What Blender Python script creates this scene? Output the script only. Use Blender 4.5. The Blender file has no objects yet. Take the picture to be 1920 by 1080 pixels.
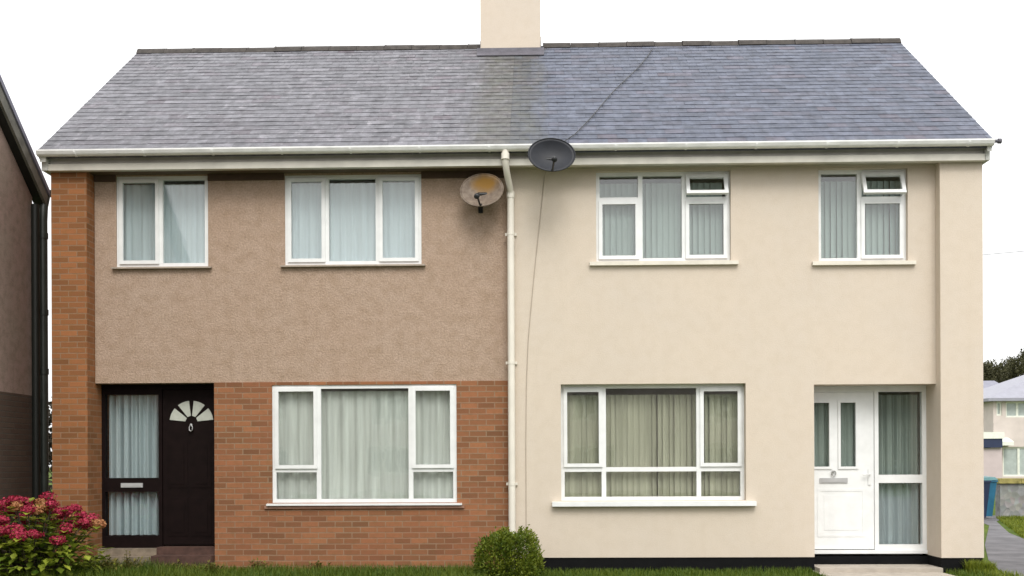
import bpy, bmesh, math, random
from mathutils import Vector, Matrix, noise
random.seed(11)
SC = bpy.context.scene
COL = SC.collection
R = math.radians

# ------------------------------------------------------------------ camera
cam = bpy.data.objects.new('camera', bpy.data.cameras.new('camera'))
COL.objects.link(cam)
cam.matrix_world = (Matrix.Translation((0.3755, -14.7216, 1.2967)) @ Matrix.Rotation(0.0252, 4, 'Z')
                    @ Matrix.Rotation(R(90), 4, 'X') @ Matrix.Rotation(-0.0044, 4, 'Z'))
cam.data.sensor_width = 36
cam.data.lens = 38.98
cam.data.shift_y = 0.17086
cam.data.clip_end = 2000
SC.camera = cam

# ------------------------------------------------------------------ overcast sky and weak sun
SUN_EL, SUN_AZ = 48, 170          # azimuth measured clockwise from +Y
w = bpy.data.worlds.new('World')
SC.world = w
w.use_nodes = True
nt = w.node_tree
nt.nodes.clear()
sky = nt.nodes.new('ShaderNodeTexSky')
sky.sky_type = 'NISHITA'
sky.sun_disc = False
sky.sun_elevation = R(SUN_EL)
sky.sun_rotation = R(SUN_AZ)
sky.dust_density = 4.0
hs = nt.nodes.new('ShaderNodeHueSaturation')
hs.inputs['Saturation'].default_value = 0.16
bg = nt.nodes.new('ShaderNodeBackground')
bg.inputs['Strength'].default_value = 0.13
out = nt.nodes.new('ShaderNodeOutputWorld')
nt.links.new(sky.outputs[0], hs.inputs['Color'])
cloud = nt.nodes.new('ShaderNodeMix')          # white cloud deck over the clear-sky colours
cloud.data_type = 'RGBA'
cloud.inputs[0].default_value = 0.72
tcw = nt.nodes.new('ShaderNodeTexCoord')        # overcast deck: brighter overhead than at the horizon
sxyz = nt.nodes.new('ShaderNodeSeparateXYZ')
nt.links.new(tcw.outputs['Generated'], sxyz.inputs[0])
rmp = nt.nodes.new('ShaderNodeMapRange')
rmp.inputs['From Min'].default_value = 0.0
rmp.inputs['From Max'].default_value = 1.0
rmp.inputs['To Min'].default_value = 8.5
rmp.inputs['To Max'].default_value = 17.0
nt.links.new(sxyz.outputs[2], rmp.inputs['Value'])
nt.links.new(rmp.outputs[0], cloud.inputs[7])
nt.links.new(hs.outputs[0], cloud.inputs[6])
nt.links.new(cloud.outputs[2], bg.inputs['Color'])
nt.links.new(bg.outputs[0], out.inputs[0])

sun = bpy.data.objects.new('sun', bpy.data.lights.new('sun', 'SUN'))
COL.objects.link(sun)
sun.data.energy = 1.5
sun.data.angle = R(28)
sun.data.color = (1, .96, .9)
a = R(SUN_AZ)
sd = Vector((math.sin(a)*math.cos(R(SUN_EL)), math.cos(a)*math.cos(R(SUN_EL)), math.sin(R(SUN_EL))))
sun.rotation_euler = sd.to_track_quat('Z', 'Y').to_euler()
SC.view_settings.view_transform = 'Standard'
SC.view_settings.look = 'None'
SC.view_settings.exposure = 0.32
SC.view_settings.gamma = 1

# ------------------------------------------------------------------ materials
class Mat:
    def __init__(s, name):
        s.m = bpy.data.materials.new(name); s.m.use_nodes = True
        s.t = s.m.node_tree; s.n = s.t.nodes; s.b = s.n['Principled BSDF']; s.out = s.n['Material Output']
    def new(s, t, **kw):
        x = s.n.new('ShaderNode'+t)
        for k, v in kw.items():
            if k in x.inputs: x.inputs[k].default_value = v
            else: setattr(x, k, v)
        return x
    def link(s, a, b): s.t.links.new(a, b)
    def uv(s, scale=(1, 1, 1), use='UV'):
        tc = s.new('TexCoord'); mp = s.new('Mapping')
        mp.inputs['Scale'].default_value = scale
        s.link(tc.outputs[use], mp.inputs[0])
        return mp.outputs[0]
    def noise(s, vec, scale, detail=4, rough=.55):
        x = s.new('TexNoise'); x.inputs['Scale'].default_value = scale
        x.inputs['Detail'].default_value = detail; x.inputs['Roughness'].default_value = rough
        s.link(vec, x.inputs['Vector']); return x.outputs['Fac']
    def ramp(s, fac, stops):
        r = s.new('ValToRGB'); e = r.color_ramp.elements
        while len(e) < len(stops): e.new(.5)
        for k, (p, c) in enumerate(stops):
            e[k].position = p; e[k].color = c if len(c) == 4 else (*c, 1)
        s.link(fac, r.inputs[0]); return r.outputs[0]
    def mix(s, fac, a, b, mode='MIX'):
        x = s.new('Mix'); x.data_type = 'RGBA'; x.blend_type = mode
        for v, i in ((fac, 0), (a, 6), (b, 7)):
            if hasattr(v, 'links'): s.link(v, x.inputs[i])
            elif isinstance(v, (int, float)): x.inputs[i].default_value = v
            else: x.inputs[i].default_value = (*v, 1) if len(v) == 3 else v
        return x.outputs[2]
    def math(s, op, a, b=0.0):
        x = s.new('Math'); x.operation = op
        for v, i in ((a, 0), (b, 1)):
            if hasattr(v, 'links'): s.link(v, x.inputs[i])
            else: x.inputs[i].default_value = v
        return x.outputs[0]
    def color(s, c):
        if hasattr(c, 'links'): s.link(c, s.b.inputs['Base Color'])
        else: s.b.inputs['Base Color'].default_value = (*c, 1)
    def bump(s, h, strength=.3, dist=.01):
        x = s.new('Bump'); x.inputs['Strength'].default_value = strength; x.inputs['Distance'].default_value = dist
        s.link(h, x.inputs['Height']); s.link(x.outputs[0], s.b.inputs['Normal'])
    def set(s, rough=.6, spec=.5, metal=0):
        s.b.inputs['Roughness'].default_value = rough
        s.b.inputs['Specular IOR Level'].default_value = spec
        s.b.inputs['Metallic'].default_value = metal
    def tint(s):
        x = s.new('Attribute'); x.attribute_name = 'tint'; return x

def plain(name, c, rough=.6, var=.12, scale=6, bump=0, bscale=80, spec=.4, metal=0):
    m = Mat(name); uv = m.uv()
    n = m.noise(uv, scale, 5)
    f = m.ramp(n, [(.3, (1-var,)*3), (.7, (1+var*.4,)*3)])
    m.color(m.mix(1.0, c, f, 'MULTIPLY')); m.set(rough, spec, metal)
    if bump: m.bump(m.noise(uv, bscale, 3), bump, .01)
    return m.m

def render_mat(name, c1, c2, stain, grain, bump, spots=0.0, patch=.75):
    m = Mat(name); uv = m.uv()
    big = m.noise(uv, .9, 5, .6); mid = m.noise(uv, 7, 5, .6); fine = m.noise(uv, grain, 2, .7)
    col = m.mix(m.ramp(big, [(.35, (0,)*3), (.68, (1,)*3)]), c1, c2)
    col = m.mix(m.ramp(mid, [(.42, (0,)*3), (.70, (patch,)*3)]), col, stain)
    col = m.mix(1.0, col, m.ramp(fine, [(.25, (1-spots,)*3), (.75, (1+spots*.55,)*3)]), 'MULTIPLY')
    st = m.noise(m.uv((4.5, .22, 1)), 1.0, 4, .6)          # faint rain streaks
    col = m.mix(m.ramp(st, [(.52, (0,)*3), (.8, (.30,)*3)]), col, stain)
    m.color(col); m.set(.92, .15)
    m.bump(m.noise(uv, grain, 3, .7), bump, .012)
    return m.m

def brick_mat(name, c1, c2, c3, mortar, dirt=(.10, .08, .05)):
    m = Mat(name); uv = m.uv()
    b = m.new('TexBrick'); b.offset = .5
    m.link(uv, b.inputs['Vector'])
    b.inputs['Scale'].default_value = 1; b.inputs['Mortar Size'].default_value = .0075
    b.inputs['Mortar Smooth'].default_value = .2; b.inputs['Bias'].default_value = 0
    b.inputs['Brick Width'].default_value = .225; b.inputs['Row Height'].default_value = .075
    b.inputs['Color1'].default_value = (*c1, 1); b.inputs['Color2'].default_value = (*c2, 1); b.inputs['Mortar'].default_value = (*mortar, 1)
    n = m.noise(uv, 1.3, 4, .6); n2 = m.noise(uv, 14, 4, .7)
    col = m.mix(m.ramp(n, [(.4, (0,)*3), (.7, (.45,)*3)]), b.outputs['Color'], c3)
    col = m.mix(m.ramp(n2, [(.45, (0,)*3), (.8, (.5,)*3)]), col, dirt)
    m.color(col); m.set(.9, .2)
    inv = m.math('SUBTRACT', 1.0, b.outputs['Fac'])
    h = m.math('ADD', inv, m.math('MULTIPLY', m.noise(uv, 90, 3), .5))
    m.bump(h, .45, .008)
    return m.m

def slate_mat(name, base, lichen, amount, light):
    m = Mat(name); uv = m.uv()
    t = m.tint()
    sep = m.new('SeparateColor'); m.link(t.outputs['Color'], sep.inputs[0])
    col = m.mix(m.ramp(sep.outputs[0], [(0, (0,)*3), (1, (1,)*3)]), base, light)
    col = m.mix(m.math('MULTIPLY', sep.outputs[1], .55), col, (.10, .075, .092))
    l1 = m.noise(uv, 9, 6, .75); l2 = m.noise(uv, .8, 3)
    mask = m.math('MULTIPLY', m.ramp(l1, [(.52, (0,)*3), (.66, (1,)*3)]), m.ramp(l2, [(.35, (.25,)*3), (.6, (1,)*3)]))
    col = m.mix(m.math('MULTIPLY', mask, amount), col, lichen)
    # the streak of run-off below the chimney
    xyz = m.new('SeparateXYZ'); tc = m.new('TexCoord'); m.link(tc.outputs['Object'], xyz.inputs[0])
    wob = m.math('MULTIPLY', m.math('SUBTRACT', m.noise(m.uv((3, .6, 1)), 2.0, 6, .7), .5), .9)
    ax = m.math('ABSOLUTE', m.math('ADD', m.math('ADD', xyz.outputs[0], .05), wob))
    sm = m.ramp(ax, [(.30, (1,)*3), (.60, (0,)*3)])
    sn = m.ramp(m.noise(uv, 5, 5, .7), [(.3, (.35,)*3), (.65, (1,)*3)])
    sc = m.mix(m.noise(uv, 3, 3), (.075, .092, .066), (.085, .066, .062))
    col = m.mix(m.math('MULTIPLY', m.math('MULTIPLY', sm, sn), .8), col, sc)
    mot = m.noise(m.uv((1, .8, 1)), 6.5, 6, .72)
    col = m.mix(1.0, col, m.ramp(mot, [(.32, (.55,)*3), (.5, (.95,)*3), (.68, (1.35,)*3)]), 'MULTIPLY')
    m.color(col); m.set(.6, .4)
    m.bump(m.noise(uv, 40, 4, .7), .25, .006)
    return m.m

def leaf_mat(name, c1, c2, rough=.5, trans=.25):
    m = Mat(name); t = m.tint()
    sep = m.new('SeparateColor'); m.link(t.outputs['Color'], sep.inputs[0])
    col = m.mix(sep.outputs[0], c1, c2)
    m.color(col); m.set(rough, .3)
    tr = m.new('BsdfTranslucent'); m.link(col, tr.inputs[0])
    mx = m.new('MixShader'); mx.inputs[0].default_value = trans
    m.link(m.b.outputs[0], mx.inputs[1]); m.link(tr.outputs[0], mx.inputs[2]); m.link(mx.outputs[0], m.out.inputs[0])
    return m.m

def glass_mat():
    m = Mat('window_glass')
    m.n.remove(m.b)
    tr = m.new('BsdfTransparent'); tr.inputs[0].default_value = (.975, .99, .985, 1)
    gl = m.new('BsdfGlossy'); gl.inputs['Roughness'].default_value = .015
    bp = m.new('Bump'); bp.inputs['Strength'].default_value = .10; bp.inputs['Distance'].default_value = .02
    m.link(m.noise(m.uv(), 2.2, 1), bp.inputs['Height']); m.link(bp.outputs[0], gl.inputs['Normal'])
    ge = m.new('NewGeometry'); vd = m.new('VectorMath'); vd.operation = 'DOT_PRODUCT'
    m.link(ge.outputs['Normal'], vd.inputs[0]); m.link(ge.outputs['Incoming'], vd.inputs[1])
    c5 = m.math('POWER', m.math('SUBTRACT', 1.0, m.math('ABSOLUTE', vd.outputs['Value'])), 5.0)
    fr = m.math('ADD', m.math('MULTIPLY', c5, .9), .085)
    mx = m.new('MixShader')
    m.link(fr, mx.inputs[0]); m.link(tr.outputs[0], mx.inputs[1]); m.link(gl.outputs[0], mx.inputs[2])
    m.link(mx.outputs[0], m.out.inputs[0])
    return m.m

def fabric(name, c, trans=.25, var=.1):
    m = Mat(name); uv = m.uv((5, .22, 1))
    col = m.mix(1.0, c, m.ramp(m.noise(uv, 3, 3), [(.3, (1-var,)*3), (.7, (1+var*.3,)*3)]), 'MULTIPLY')
    m.color(col); m.set(.9, .1)
    tr = m.new('BsdfTranslucent'); m.link(col, tr.inputs[0])
    mx = m.new('MixShader'); mx.inputs[0].default_value = trans
    m.link(m.b.outputs[0], mx.inputs[1]); m.link(tr.outputs[0], mx.inputs[2]); m.link(mx.outputs[0], m.out.inputs[0])
    return m.m

M = {}
M['cream'] = render_mat('cream_render', (.61, .528, .435), (.592, .52, .438), (.55, .47, .375), 70, .22, .08, .45)
M['brown'] = render_mat('brown_pebbledash', (.415, .303, .228), (.425, .32, .248), (.335, .24, .17), 42, .8, .28)
M['dark_dash'] = render_mat('dark_pebbledash', (.36, .25, .215), (.32, .255, .205), (.22, .17, .13), 60, .5, .2)
M['dark_brick'] = brick_mat('dark_brick', (.095, .06, .046), (.115, .078, .058), (.085, .065, .05), (.09, .075, .062), (.07, .06, .045))
M['brick'] = brick_mat('orange_brick', (.165, .078, .040), (.325, .140, .066), (.285, .105, .055), (.27, .185, .12), (.17, .095, .04))
M['brick_pier'] = brick_mat('amber_brick', (.185, .080, .034), (.335, .135, .055), (.285, .115, .048), (.265, .165, .10), (.20, .11, .035))
M['slate_a'] = slate_mat('weathered_slate', (.100, .100, .113), (.31, .30, .32), .6, (.165, .163, .182))
M['slate_b'] = slate_mat('blue_slate', (.064, .074, .104), (.17, .18, .21), .35, (.106, .118, .158))
M['ridge'] = plain('mossy_ridge', (.062, .054, .048), .85, .5, 9, .5, 40)
M['lead'] = plain('lead', (.105, .10, .12), .6, .3, 8)
M['upvc'] = plain('white_upvc', (.77, .78, .775), .3, .09, 5, spec=.5)
M['trim'] = plain('cream_trim', (.62, .60, .53), .45, .16, 4)
M['fascia'] = plain('fascia_paint', (.60, .575, .51), .5, .2, 3)
M['gutter'] = plain('gutter_white', (.84, .84, .83), .4, .16, 5)
M['soffit'] = plain('soffit_board', (.38, .35, .27), .7, .2, 4)
M['soffit_b'] = plain('shade_brown_soffit', (.12, .085, .055), .7, .2, 4)
M['eave_shade'] = plain('eave_shade_brown', (.085, .052, .034), .8, .3, 6)
M['pipe'] = plain('pipe_cream', (.72, .68, .60), .4, .08, 4)
M['sill_c'] = plain('sill_cream', (.70, .66, .57), .6, .12, 6, .1)
M['sill_b'] = plain('sill_concrete', (.40, .34, .28), .85, .25, 12, .3)
M['sill_t'] = plain('sill_tile', (.33, .18, .12), .7, .25, 12, .2)
M['black'] = plain('black_plinth', (.006, .006, .0065), .8, .3, 6, .2, 50, spec=.12)
M['dark_wood'] = plain('dark_brown_door', (.009, .0045, .0042), .6, .3, 8, spec=.1)
M['glass'] = glass_mat()
M['net'] = fabric('net_curtain', (.53, .61, .64), .12, .14)
M['net_g'] = fabric('lounge_net', (.66, .685, .64), .12, .3)
M['net_d'] = fabric('lounge_curtain', (.50, .535, .48), .1, .3)
M['blind'] = fabric('grey_blind', (.335, .40, .375), .12, .12)
M['blind_o'] = fabric('olive_blind', (.47, .46, .35), .12, .3)
M['stripe'] = fabric('striped_fabric', (.50, .575, .60), .12, .1)
M['stripe_l'] = fabric('hall_net', (.37, .43, .44), .12, .2)
M['stripe_g'] = fabric('green_grey_fabric', (.33, .38, .345), .15, .25)
M['frost'] = plain('frosted_glass', (.50, .52, .46), .15, .15, 8, spec=.5)
M['interior'] = plain('interior_plaster', (.30, .28, .25), .9)
M['chrome'] = plain('brushed_metal', (.5, .5, .5), .35, .2, 20, metal=.8)
M['grey_plastic'] = plain('grey_plastic', (.42, .42, .42), .4)
M['black_plastic'] = plain('black_plastic', (.016, .017, .019), .45, .3, 8)
M['down_black'] = plain('black_downpipe', (.035, .042, .036), .4, .3, 5)
M['gap_shade'] = plain('shade_black', (.01, .012, .01), .5)
M['dish_black'] = plain('charcoal_dish', (.014, .016, .022), .5, .3, 9, spec=.3)
M['stone'] = plain('step_concrete', (.23, .185, .135), .9, .5, 7, .4)
M['tilestep'] = plain('red_step', (.085, .043, .032), .8, .5, 9, .2)
M['paving'] = plain('beige_paving', (.40, .355, .30), .9, .2, 5, .3, 60)
M['asphalt'] = plain('grey_path', (.135, .13, .138), .9, .45, 2.2, .4, 90)
M['verge'] = plain('barge_board', (.52, .52, .48), .6, .3, 4)
M['dverge'] = plain('old_barge_board', (.17, .165, .14), .7, .4, 6)
M['wire'] = plain('wire_black', (.03, .03, .03), .5)
M['cable'] = plain('weathered_cable', (.40, .34, .27), .6)

def rusty_dish():
    m = Mat('rusty_dish'); uv = m.uv(use='Object')
    xyz = m.new('SeparateXYZ'); tc = m.new('TexCoord'); m.link(tc.outputs['Object'], xyz.inputs[0])
    dx = m.math('SUBTRACT', xyz.outputs[0], .04); dz = m.math('SUBTRACT', xyz.outputs[2], .09)
    rr = m.math('SQRT', m.math('ADD', m.math('MULTIPLY', dx, dx), m.math('MULTIPLY', m.math('MULTIPLY', dz, dz), 2.2)))
    rr = m.math('ADD', rr, m.math('MULTIPLY', m.math('SUBTRACT', m.noise(uv, 9, 4), .5), .16))
    n = m.noise(uv, 16, 4)
    base = m.mix(m.ramp(n, [(.35, (0,)*3), (.65, (1,)*3)]), (.215, .17, .13), (.135, .10, .075))
    col = m.mix(m.ramp(rr, [(.08, (1,)*3), (.23, (0,)*3)]), base, (.24, .125, .022))
    m.color(col); m.set(.6, .3); return m.m
M['dish_rust'] = rusty_dish()

def ground_mat():
    m = Mat('grass_ground'); uv = m.uv(use='Object')
    n = m.noise(uv, 1.2, 6, .65); n2 = m.noise(uv, 14, 4, .7)
    col = m.mix(m.ramp(n, [(.35, (0,)*3), (.7, (1,)*3)]), (.045, .075, .010), (.10, .14, .018))
    col = m.mix(m.ramp(n2, [(.5, (0,)*3), (.8, (.6,)*3)]), col, (.07, .055, .03))
    m.color(col); m.set(.95, .1); m.bump(m.noise(uv, 30, 4), .6, .03); return m.m
M['ground'] = ground_mat()
def wall_stone():
    m = Mat('rubble_stone'); uv = m.uv()
    v = m.new('TexVoronoi'); v.inputs['Scale'].default_value = 7; m.link(uv, v.inputs['Vector'])
    col = m.mix(m.noise(uv, 6, 4), m.mix(.6, v.outputs['Color'], (.42, .36, .33)), (.30, .30, .22))
    hs = m.new('HueSaturation'); hs.inputs['Saturation'].default_value = .22; hs.inputs['Value'].default_value = .62; m.link(col, hs.inputs['Color'])
    m.color(hs.outputs[0]); m.set(.9, .2); m.bump(v.outputs['Distance'], .6, .03); return m.m
M['rubble'] = wall_stone()
M['coping'] = plain('mossy_coping', (.34, .29, .10), .9, .5, 7, .5)
M['leaf_grass'] = leaf_mat('grass_blades', (.040, .085, .006), (.135, .165, .015), .6)
M['leaf_lawn'] = leaf_mat('lawn_blades', (.085, .125, .008), (.25, .27, .025), .6)
M['leaf_box'] = leaf_mat('box_leaves', (.055, .095, .008), (.20, .23, .02), .5)
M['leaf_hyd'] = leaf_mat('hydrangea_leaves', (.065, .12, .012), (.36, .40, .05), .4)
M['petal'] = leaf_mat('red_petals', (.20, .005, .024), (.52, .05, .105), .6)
M['petal_old'] = leaf_mat('faded_petals', (.30, .10, .035), (.50, .26, .12), .6)
M['weed'] = leaf_mat('weed_leaves', (.075, .075, .014), (.20, .17, .04), .6)
M['leaf_tree'] = leaf_mat('tree_leaves', (.032, .034, .012), (.115, .11, .055), .7)
M['bark'] = plain('bark', (.10, .08, .06), .95, .4, 8, .5)
M['hedge'] = leaf_mat('hedge_leaves', (.03, .026, .018), (.055, .045, .032), .7)
M['far_wall'] = plain('pale_pink_render', (.60, .53, .49), .9, .1, 2)
M['far_wall2'] = plain('pink_render', (.52, .44, .44), .9, .1, 2)
M['far_brick'] = plain('far_red_brick', (.20, .115, .075), .9, .35, 3)
M['far_roof'] = plain('far_pale_slate', (.27, .27, .315), .5, .15, 3)
M['far_roof2'] = plain('far_dark_slate', (.20, .20, .25), .55, .2, 3)
M['far_sash'] = plain('far_frame', (.74, .76, .68), .5)
M['navy'] = plain('navy_paint', (.02, .03, .075), .5)
M['bin_teal'] = plain('teal_bin', (.025, .135, .235), .45, .25, 5)
M['bin_lid'] = plain('bin_lid', (.06, .16, .17), .45, .2, 5)
M['rubber'] = plain('rubber', (.02, .02, .02), .7)
M['far_pane'] = plain('far_glass', (.10, .12, .11), .12, .3, 3, spec=.6)
M['far_pane_l'] = plain('far_glass_net', (.42, .47, .45), .2, .2, 3, spec=.6)

# ------------------------------------------------------------------ mesh helpers
class MB:
    def __init__(s): s.v = []; s.f = []; s.t = []; s.sm = []
    def add(s, vs, fs, tint=(0, 0, 0), smooth=False, mat=None):
        o = len(s.v)
        for p in vs:
            p = Vector(p)
            s.v.append(mat @ p if mat is not None else p)
        for f in fs:
            s.f.append(tuple(i+o for i in f)); s.t.append(tint); s.sm.append(smooth)
        return s
    def box(s, x0, x1, y0, y1, z0, z1, tint=(0, 0, 0), mat=None):
        vs = [(x0, y0, z0), (x1, y0, z0), (x1, y1, z0), (x0, y1, z0), (x0, y0, z1), (x1, y0, z1), (x1, y1, z1), (x0, y1, z1)]
        return s.add(vs, [(0, 3, 2, 1), (4, 5, 6, 7), (0, 1, 5, 4), (1, 2, 6, 5), (2, 3, 7, 6), (3, 0, 4, 7)], tint, False, mat)
    def tube(s, pts, r, n=10, caps=True, tint=(0, 0, 0)):
        pts = [Vector(p) for p in pts]; rs = r if isinstance(r, (list, tuple)) else [r]*len(pts)
        vs = []; fs = []; ref = None
        for i, p in enumerate(pts):
            d = (pts[min(i+1, len(pts)-1)]-pts[max(i-1, 0)]).normalized()
            if ref is None: ref = d.orthogonal().normalized()
            ref = (ref-d*ref.dot(d)).normalized(); b = d.cross(ref)
            for k in range(n):
                an = 2*math.pi*k/n
                vs.append(p+(ref*math.cos(an)+b*math.sin(an))*rs[i])
        for i in range(len(pts)-1):
            for k in range(n):
                fs.append((i*n+k, i*n+(k+1) % n, (i+1)*n+(k+1) % n, (i+1)*n+k))
        s.add(vs, fs, tint, True)
        if caps:
            s.add(vs[:n], [tuple(reversed(range(n)))], tint); s.add(vs[-n:], [tuple(range(n))], tint)
        return s
    def prism(s, poly, axis, a, b, tint=(0, 0, 0)):     # poly in the two other axes (x,z)/(y,z)/(x,y)
        def P(u, v, w):
            return {'y': (u, w, v), 'x': (w, u, v), 'z': (u, v, w)}[axis]
        n = len(poly)
        vs = [P(u, v, a) for u, v in poly]+[P(u, v, b) for u, v in poly]
        fs = [tuple(range(n)), tuple(range(2*n-1, n-1, -1))]+[(i, i+n, (i+1) % n+n, (i+1) % n) for i in range(n)]
        return s.add(vs, fs, tint)
    def build(s, name, mat, parent=None, fix=True, origin=None):
        me = bpy.data.meshes.new(name)
        o3 = Vector(origin) if origin is not None else None
        vs = [v-o3 for v in s.v] if o3 else s.v
        me.from_pydata([tuple(v) for v in vs], [], s.f)
        me.materials.append(mat)
        if fix:
            b = bmesh.new(); b.from_mesh(me); bmesh.ops.recalc_face_normals(b, faces=b.faces); b.to_mesh(me); b.free()
        me.uv_layers.new(name='UVMap')
        me.attributes.new('tint', 'FLOAT_COLOR', 'CORNER')
        uvl = me.uv_layers['UVMap'].data
        at = me.attributes['tint'].data
        for p in me.polygons:
            nx, ny, nz = (abs(c) for c in p.normal)
            t = s.t[p.index]; p.use_smooth = s.sm[p.index]
            for li in p.loop_indices:
                c = me.vertices[me.loops[li].vertex_index].co
                if o3: c = c+o3
                if ny >= nx and ny >= nz: uv = (c.x, c.z)
                elif nx >= nz: uv = (c.y, c.z)
                else: uv = (c.x, c.y)
                uvl[li].uv = uv
                at[li].color = (t[0], t[1], t[2], 1)
        o = bpy.data.objects.new(name, me); COL.objects.link(o)
        if o3: o.location = o3
        if parent:
            o.parent = parent
            bpy.context.view_layer.update()
            o.matrix_parent_inverse = parent.matrix_world.inverted()
        return o

def thing(name, label, cat, loc=(0, 0, 0), group=None):
    o = bpy.data.objects.new(name, None); COL.objects.link(o); o.location = loc
    o.empty_display_size = .2
    bpy.context.view_layer.update()
    return tag(o, label, cat, group)
def tag(o, label=None, cat=None, group=None, kind=None):
    if label: o['label'] = label
    if cat: o['category'] = cat
    if group: o['group'] = group
    if kind: o['kind'] = kind
    return o

def wall_sheet(mb, x0, x1, z0, z1, holes, y, depth, axis='y'):
    """a wall of real thickness with rectangular openings and their reveals"""
    xs = sorted({x0, x1, *[v for h in holes for v in h[:2] if x0 < v < x1]})
    zs = sorted({z0, z1, *[v for h in holes for v in h[2:] if z0 < v < z1]})
    def solid(i, k):
        if i < 0 or k < 0 or i >= len(xs)-1 or k >= len(zs)-1: return False
        cx, cz = (xs[i]+xs[i+1])/2, (zs[k]+zs[k+1])/2
        return not any(h[0] < cx < h[1] and h[2] < cz < h[3] for h in holes)
    def P(x, yy, z): return (x, yy, z) if axis == 'y' else (yy, x, z)
    yb = y+depth
    for i in range(len(xs)-1):
        for k in range(len(zs)-1):
            if not solid(i, k): continue
            a, b, c, d = xs[i], xs[i+1], zs[k], zs[k+1]
            mb.add([P(a, y, c), P(b, y, c), P(b, y, d), P(a, y, d)], [(0, 1, 2, 3)])
            mb.add([P(a, yb, c), P(b, yb, c), P(b, yb, d), P(a, yb, d)], [(3, 2, 1, 0)])
            if not solid(i-1, k): mb.add([P(a, y, c), P(a, y, d), P(a, yb, d), P(a, yb, c)], [(0, 1, 2, 3)])
            if not solid(i+1, k): mb.add([P(b, y, c), P(b, yb, c), P(b, yb, d), P(b, y, d)], [(0, 1, 2, 3)])
            if not solid(i, k-1): mb.add([P(a, y, c), P(a, yb, c), P(b, yb, c), P(b, y, c)], [(0, 1, 2, 3)])
            if not solid(i, k+1): mb.add([P(a, y, d), P(b, y, d), P(b, yb, d), P(a, yb, d)], [(0, 1, 2, 3)])
    return mb

def ring(mb, x0, x1, z0, z1, w, y0, y1, mat=None, wb=None):
    wb = wb or w
    mb.box(x0, x0+w, y0, y1, z0, z1, mat=mat); mb.box(x1-w, x1, y0, y1, z0, z1, mat=mat)
    mb.box(x0+w, x1-w, y0, y1, z0, z0+wb, mat=mat); mb.box(x0+w, x1-w, y0, y1, z1-w, z1, mat=mat)

def net(x0, x1, y, z0, z1, folds, amp, cols=90):
    mb = MB(); vs = []; fs = []
    ph = random.random()*6
    rows = 5
    for r in range(rows):
        z = z0+(z1-z0)*r/(rows-1)
        for i in range(cols+1):
            u = i/cols; x = x0+(x1-x0)*u
            d = amp*(math.sin(u*folds*2*math.pi+ph)+.5*math.sin(u*folds*3.7*math.pi+ph*2)+.6*noise.noise((u*folds*1.3, r*.25, ph)))
            vs.append((x, y+d, z))
    for r in range(rows-1):
        for i in range(cols):
            a = r*(cols+1)+i; fs.append((a, a+1, a+cols+2, a+cols+1))
    mb.add(vs, fs, smooth=True); return mb

def slats(x0, x1, y, z0, z1, pitch=.078, w=.089, ang=22, jitter=9):
    mb = MB(); n = int((x1-x0)/pitch)+1
    for i in range(n):
        cx = x0+pitch*(i+.5)
        if cx > x1: break
        an = R(ang+random.uniform(-jitter, jitter)); k = 4
        vs = []
        for j in range(k+1):
            u = (j/k-.5); bow = .006*(1-4*u*u)
            dx, dy = u*w*math.cos(an)-bow*math.sin(an), u*w*math.sin(an)+bow*math.cos(an)
            vs += [(cx+dx, y+dy, z0), (cx+dx, y+dy, z1)]
        mb.add(vs, [(2*j, 2*j+2, 2*j+3, 2*j+1) for j in range(k)], smooth=True)
    return mb

# ------------------------------------------------------------------ windows
def window(house, x0, x1, z0, z1, y, lights, sill, sill_out, cover, fw=.05, sill_dx=.08, sill_h=.05, label=None):
    """lights: (x0,x1,z0,z1,kind) rectangles of daylight between frame members"""
    fr = MB()
    fr_d = .065
    # outer ring
    ring(fr, x0, x1, z0, z1, fw, y, y+fr_d)
    xs = sorted({l[0] for l in lights}); ends = {}
    cols = {}
    for l in lights: cols.setdefault((l[0], l[1]), []).append(l)
    ck = sorted(cols)
    for a, b in zip(ck[:-1], ck[1:]):
        fr.box(a[1], b[0], y-.002, y+fr_d-.002, z0+fw, z1-fw)
    for c, ls in cols.items():
        ls = sorted(ls, key=lambda l: l[2])
        for a, b in zip(ls[:-1], ls[1:]):
            fr.box(c[0], c[1], y+.001, y+fr_d-.004, a[3], b[2])
    f = fr.build('window', M['upvc'], house)
    if label: f['label'] = label
    gl = MB(); gasket = MB()
    for l in lights:
        a, b, c, d, kind = l
        if kind == 'fixed':
            gl.box(a-.004, b+.004, y+.03, y+.036, c-.004, d+.004)
            continue
        sw = .048
        if kind == 'open':
            mt = Matrix.Translation((0, y-.02, d+.02)) @ Matrix.Rotation(R(-24), 4, 'X') @ Matrix.Translation((0, -y+.02, -d-.02))
        else: mt = None
        sb = MB(); ring(sb, a-.012, b+.012, c-.012, d+.012, sw, y-.022, y+.02, mat=mt)
        so = sb.build('sash', M['upvc'], f)
        if kind == 'open': so['label'] = 'top-hung sash tilted open'
        g = MB(); g.box(a+sw-.016, b-sw+.016, y+.002, y+.008, c+sw-.016, d-sw+.016, mat=mt)
        if kind == 'open': g.build('glass', M['glass'], f)
        else: gl.add(g.v, g.f)
    gl.build('glass', M['glass'], f)
    if sill:
        s = MB(); s.prism([(y+fr_d, z0-.002), (sill_out, z0-.012), (sill_out, z0-sill_h), (y+fr_d, z0-sill_h)], 'x', x0-sill_dx, x1+sill_dx)
        s.build('sill', M[sill], f)
    for nm, mb, mt in cover: mb.build(nm, M[mt], f)
    return f

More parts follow.
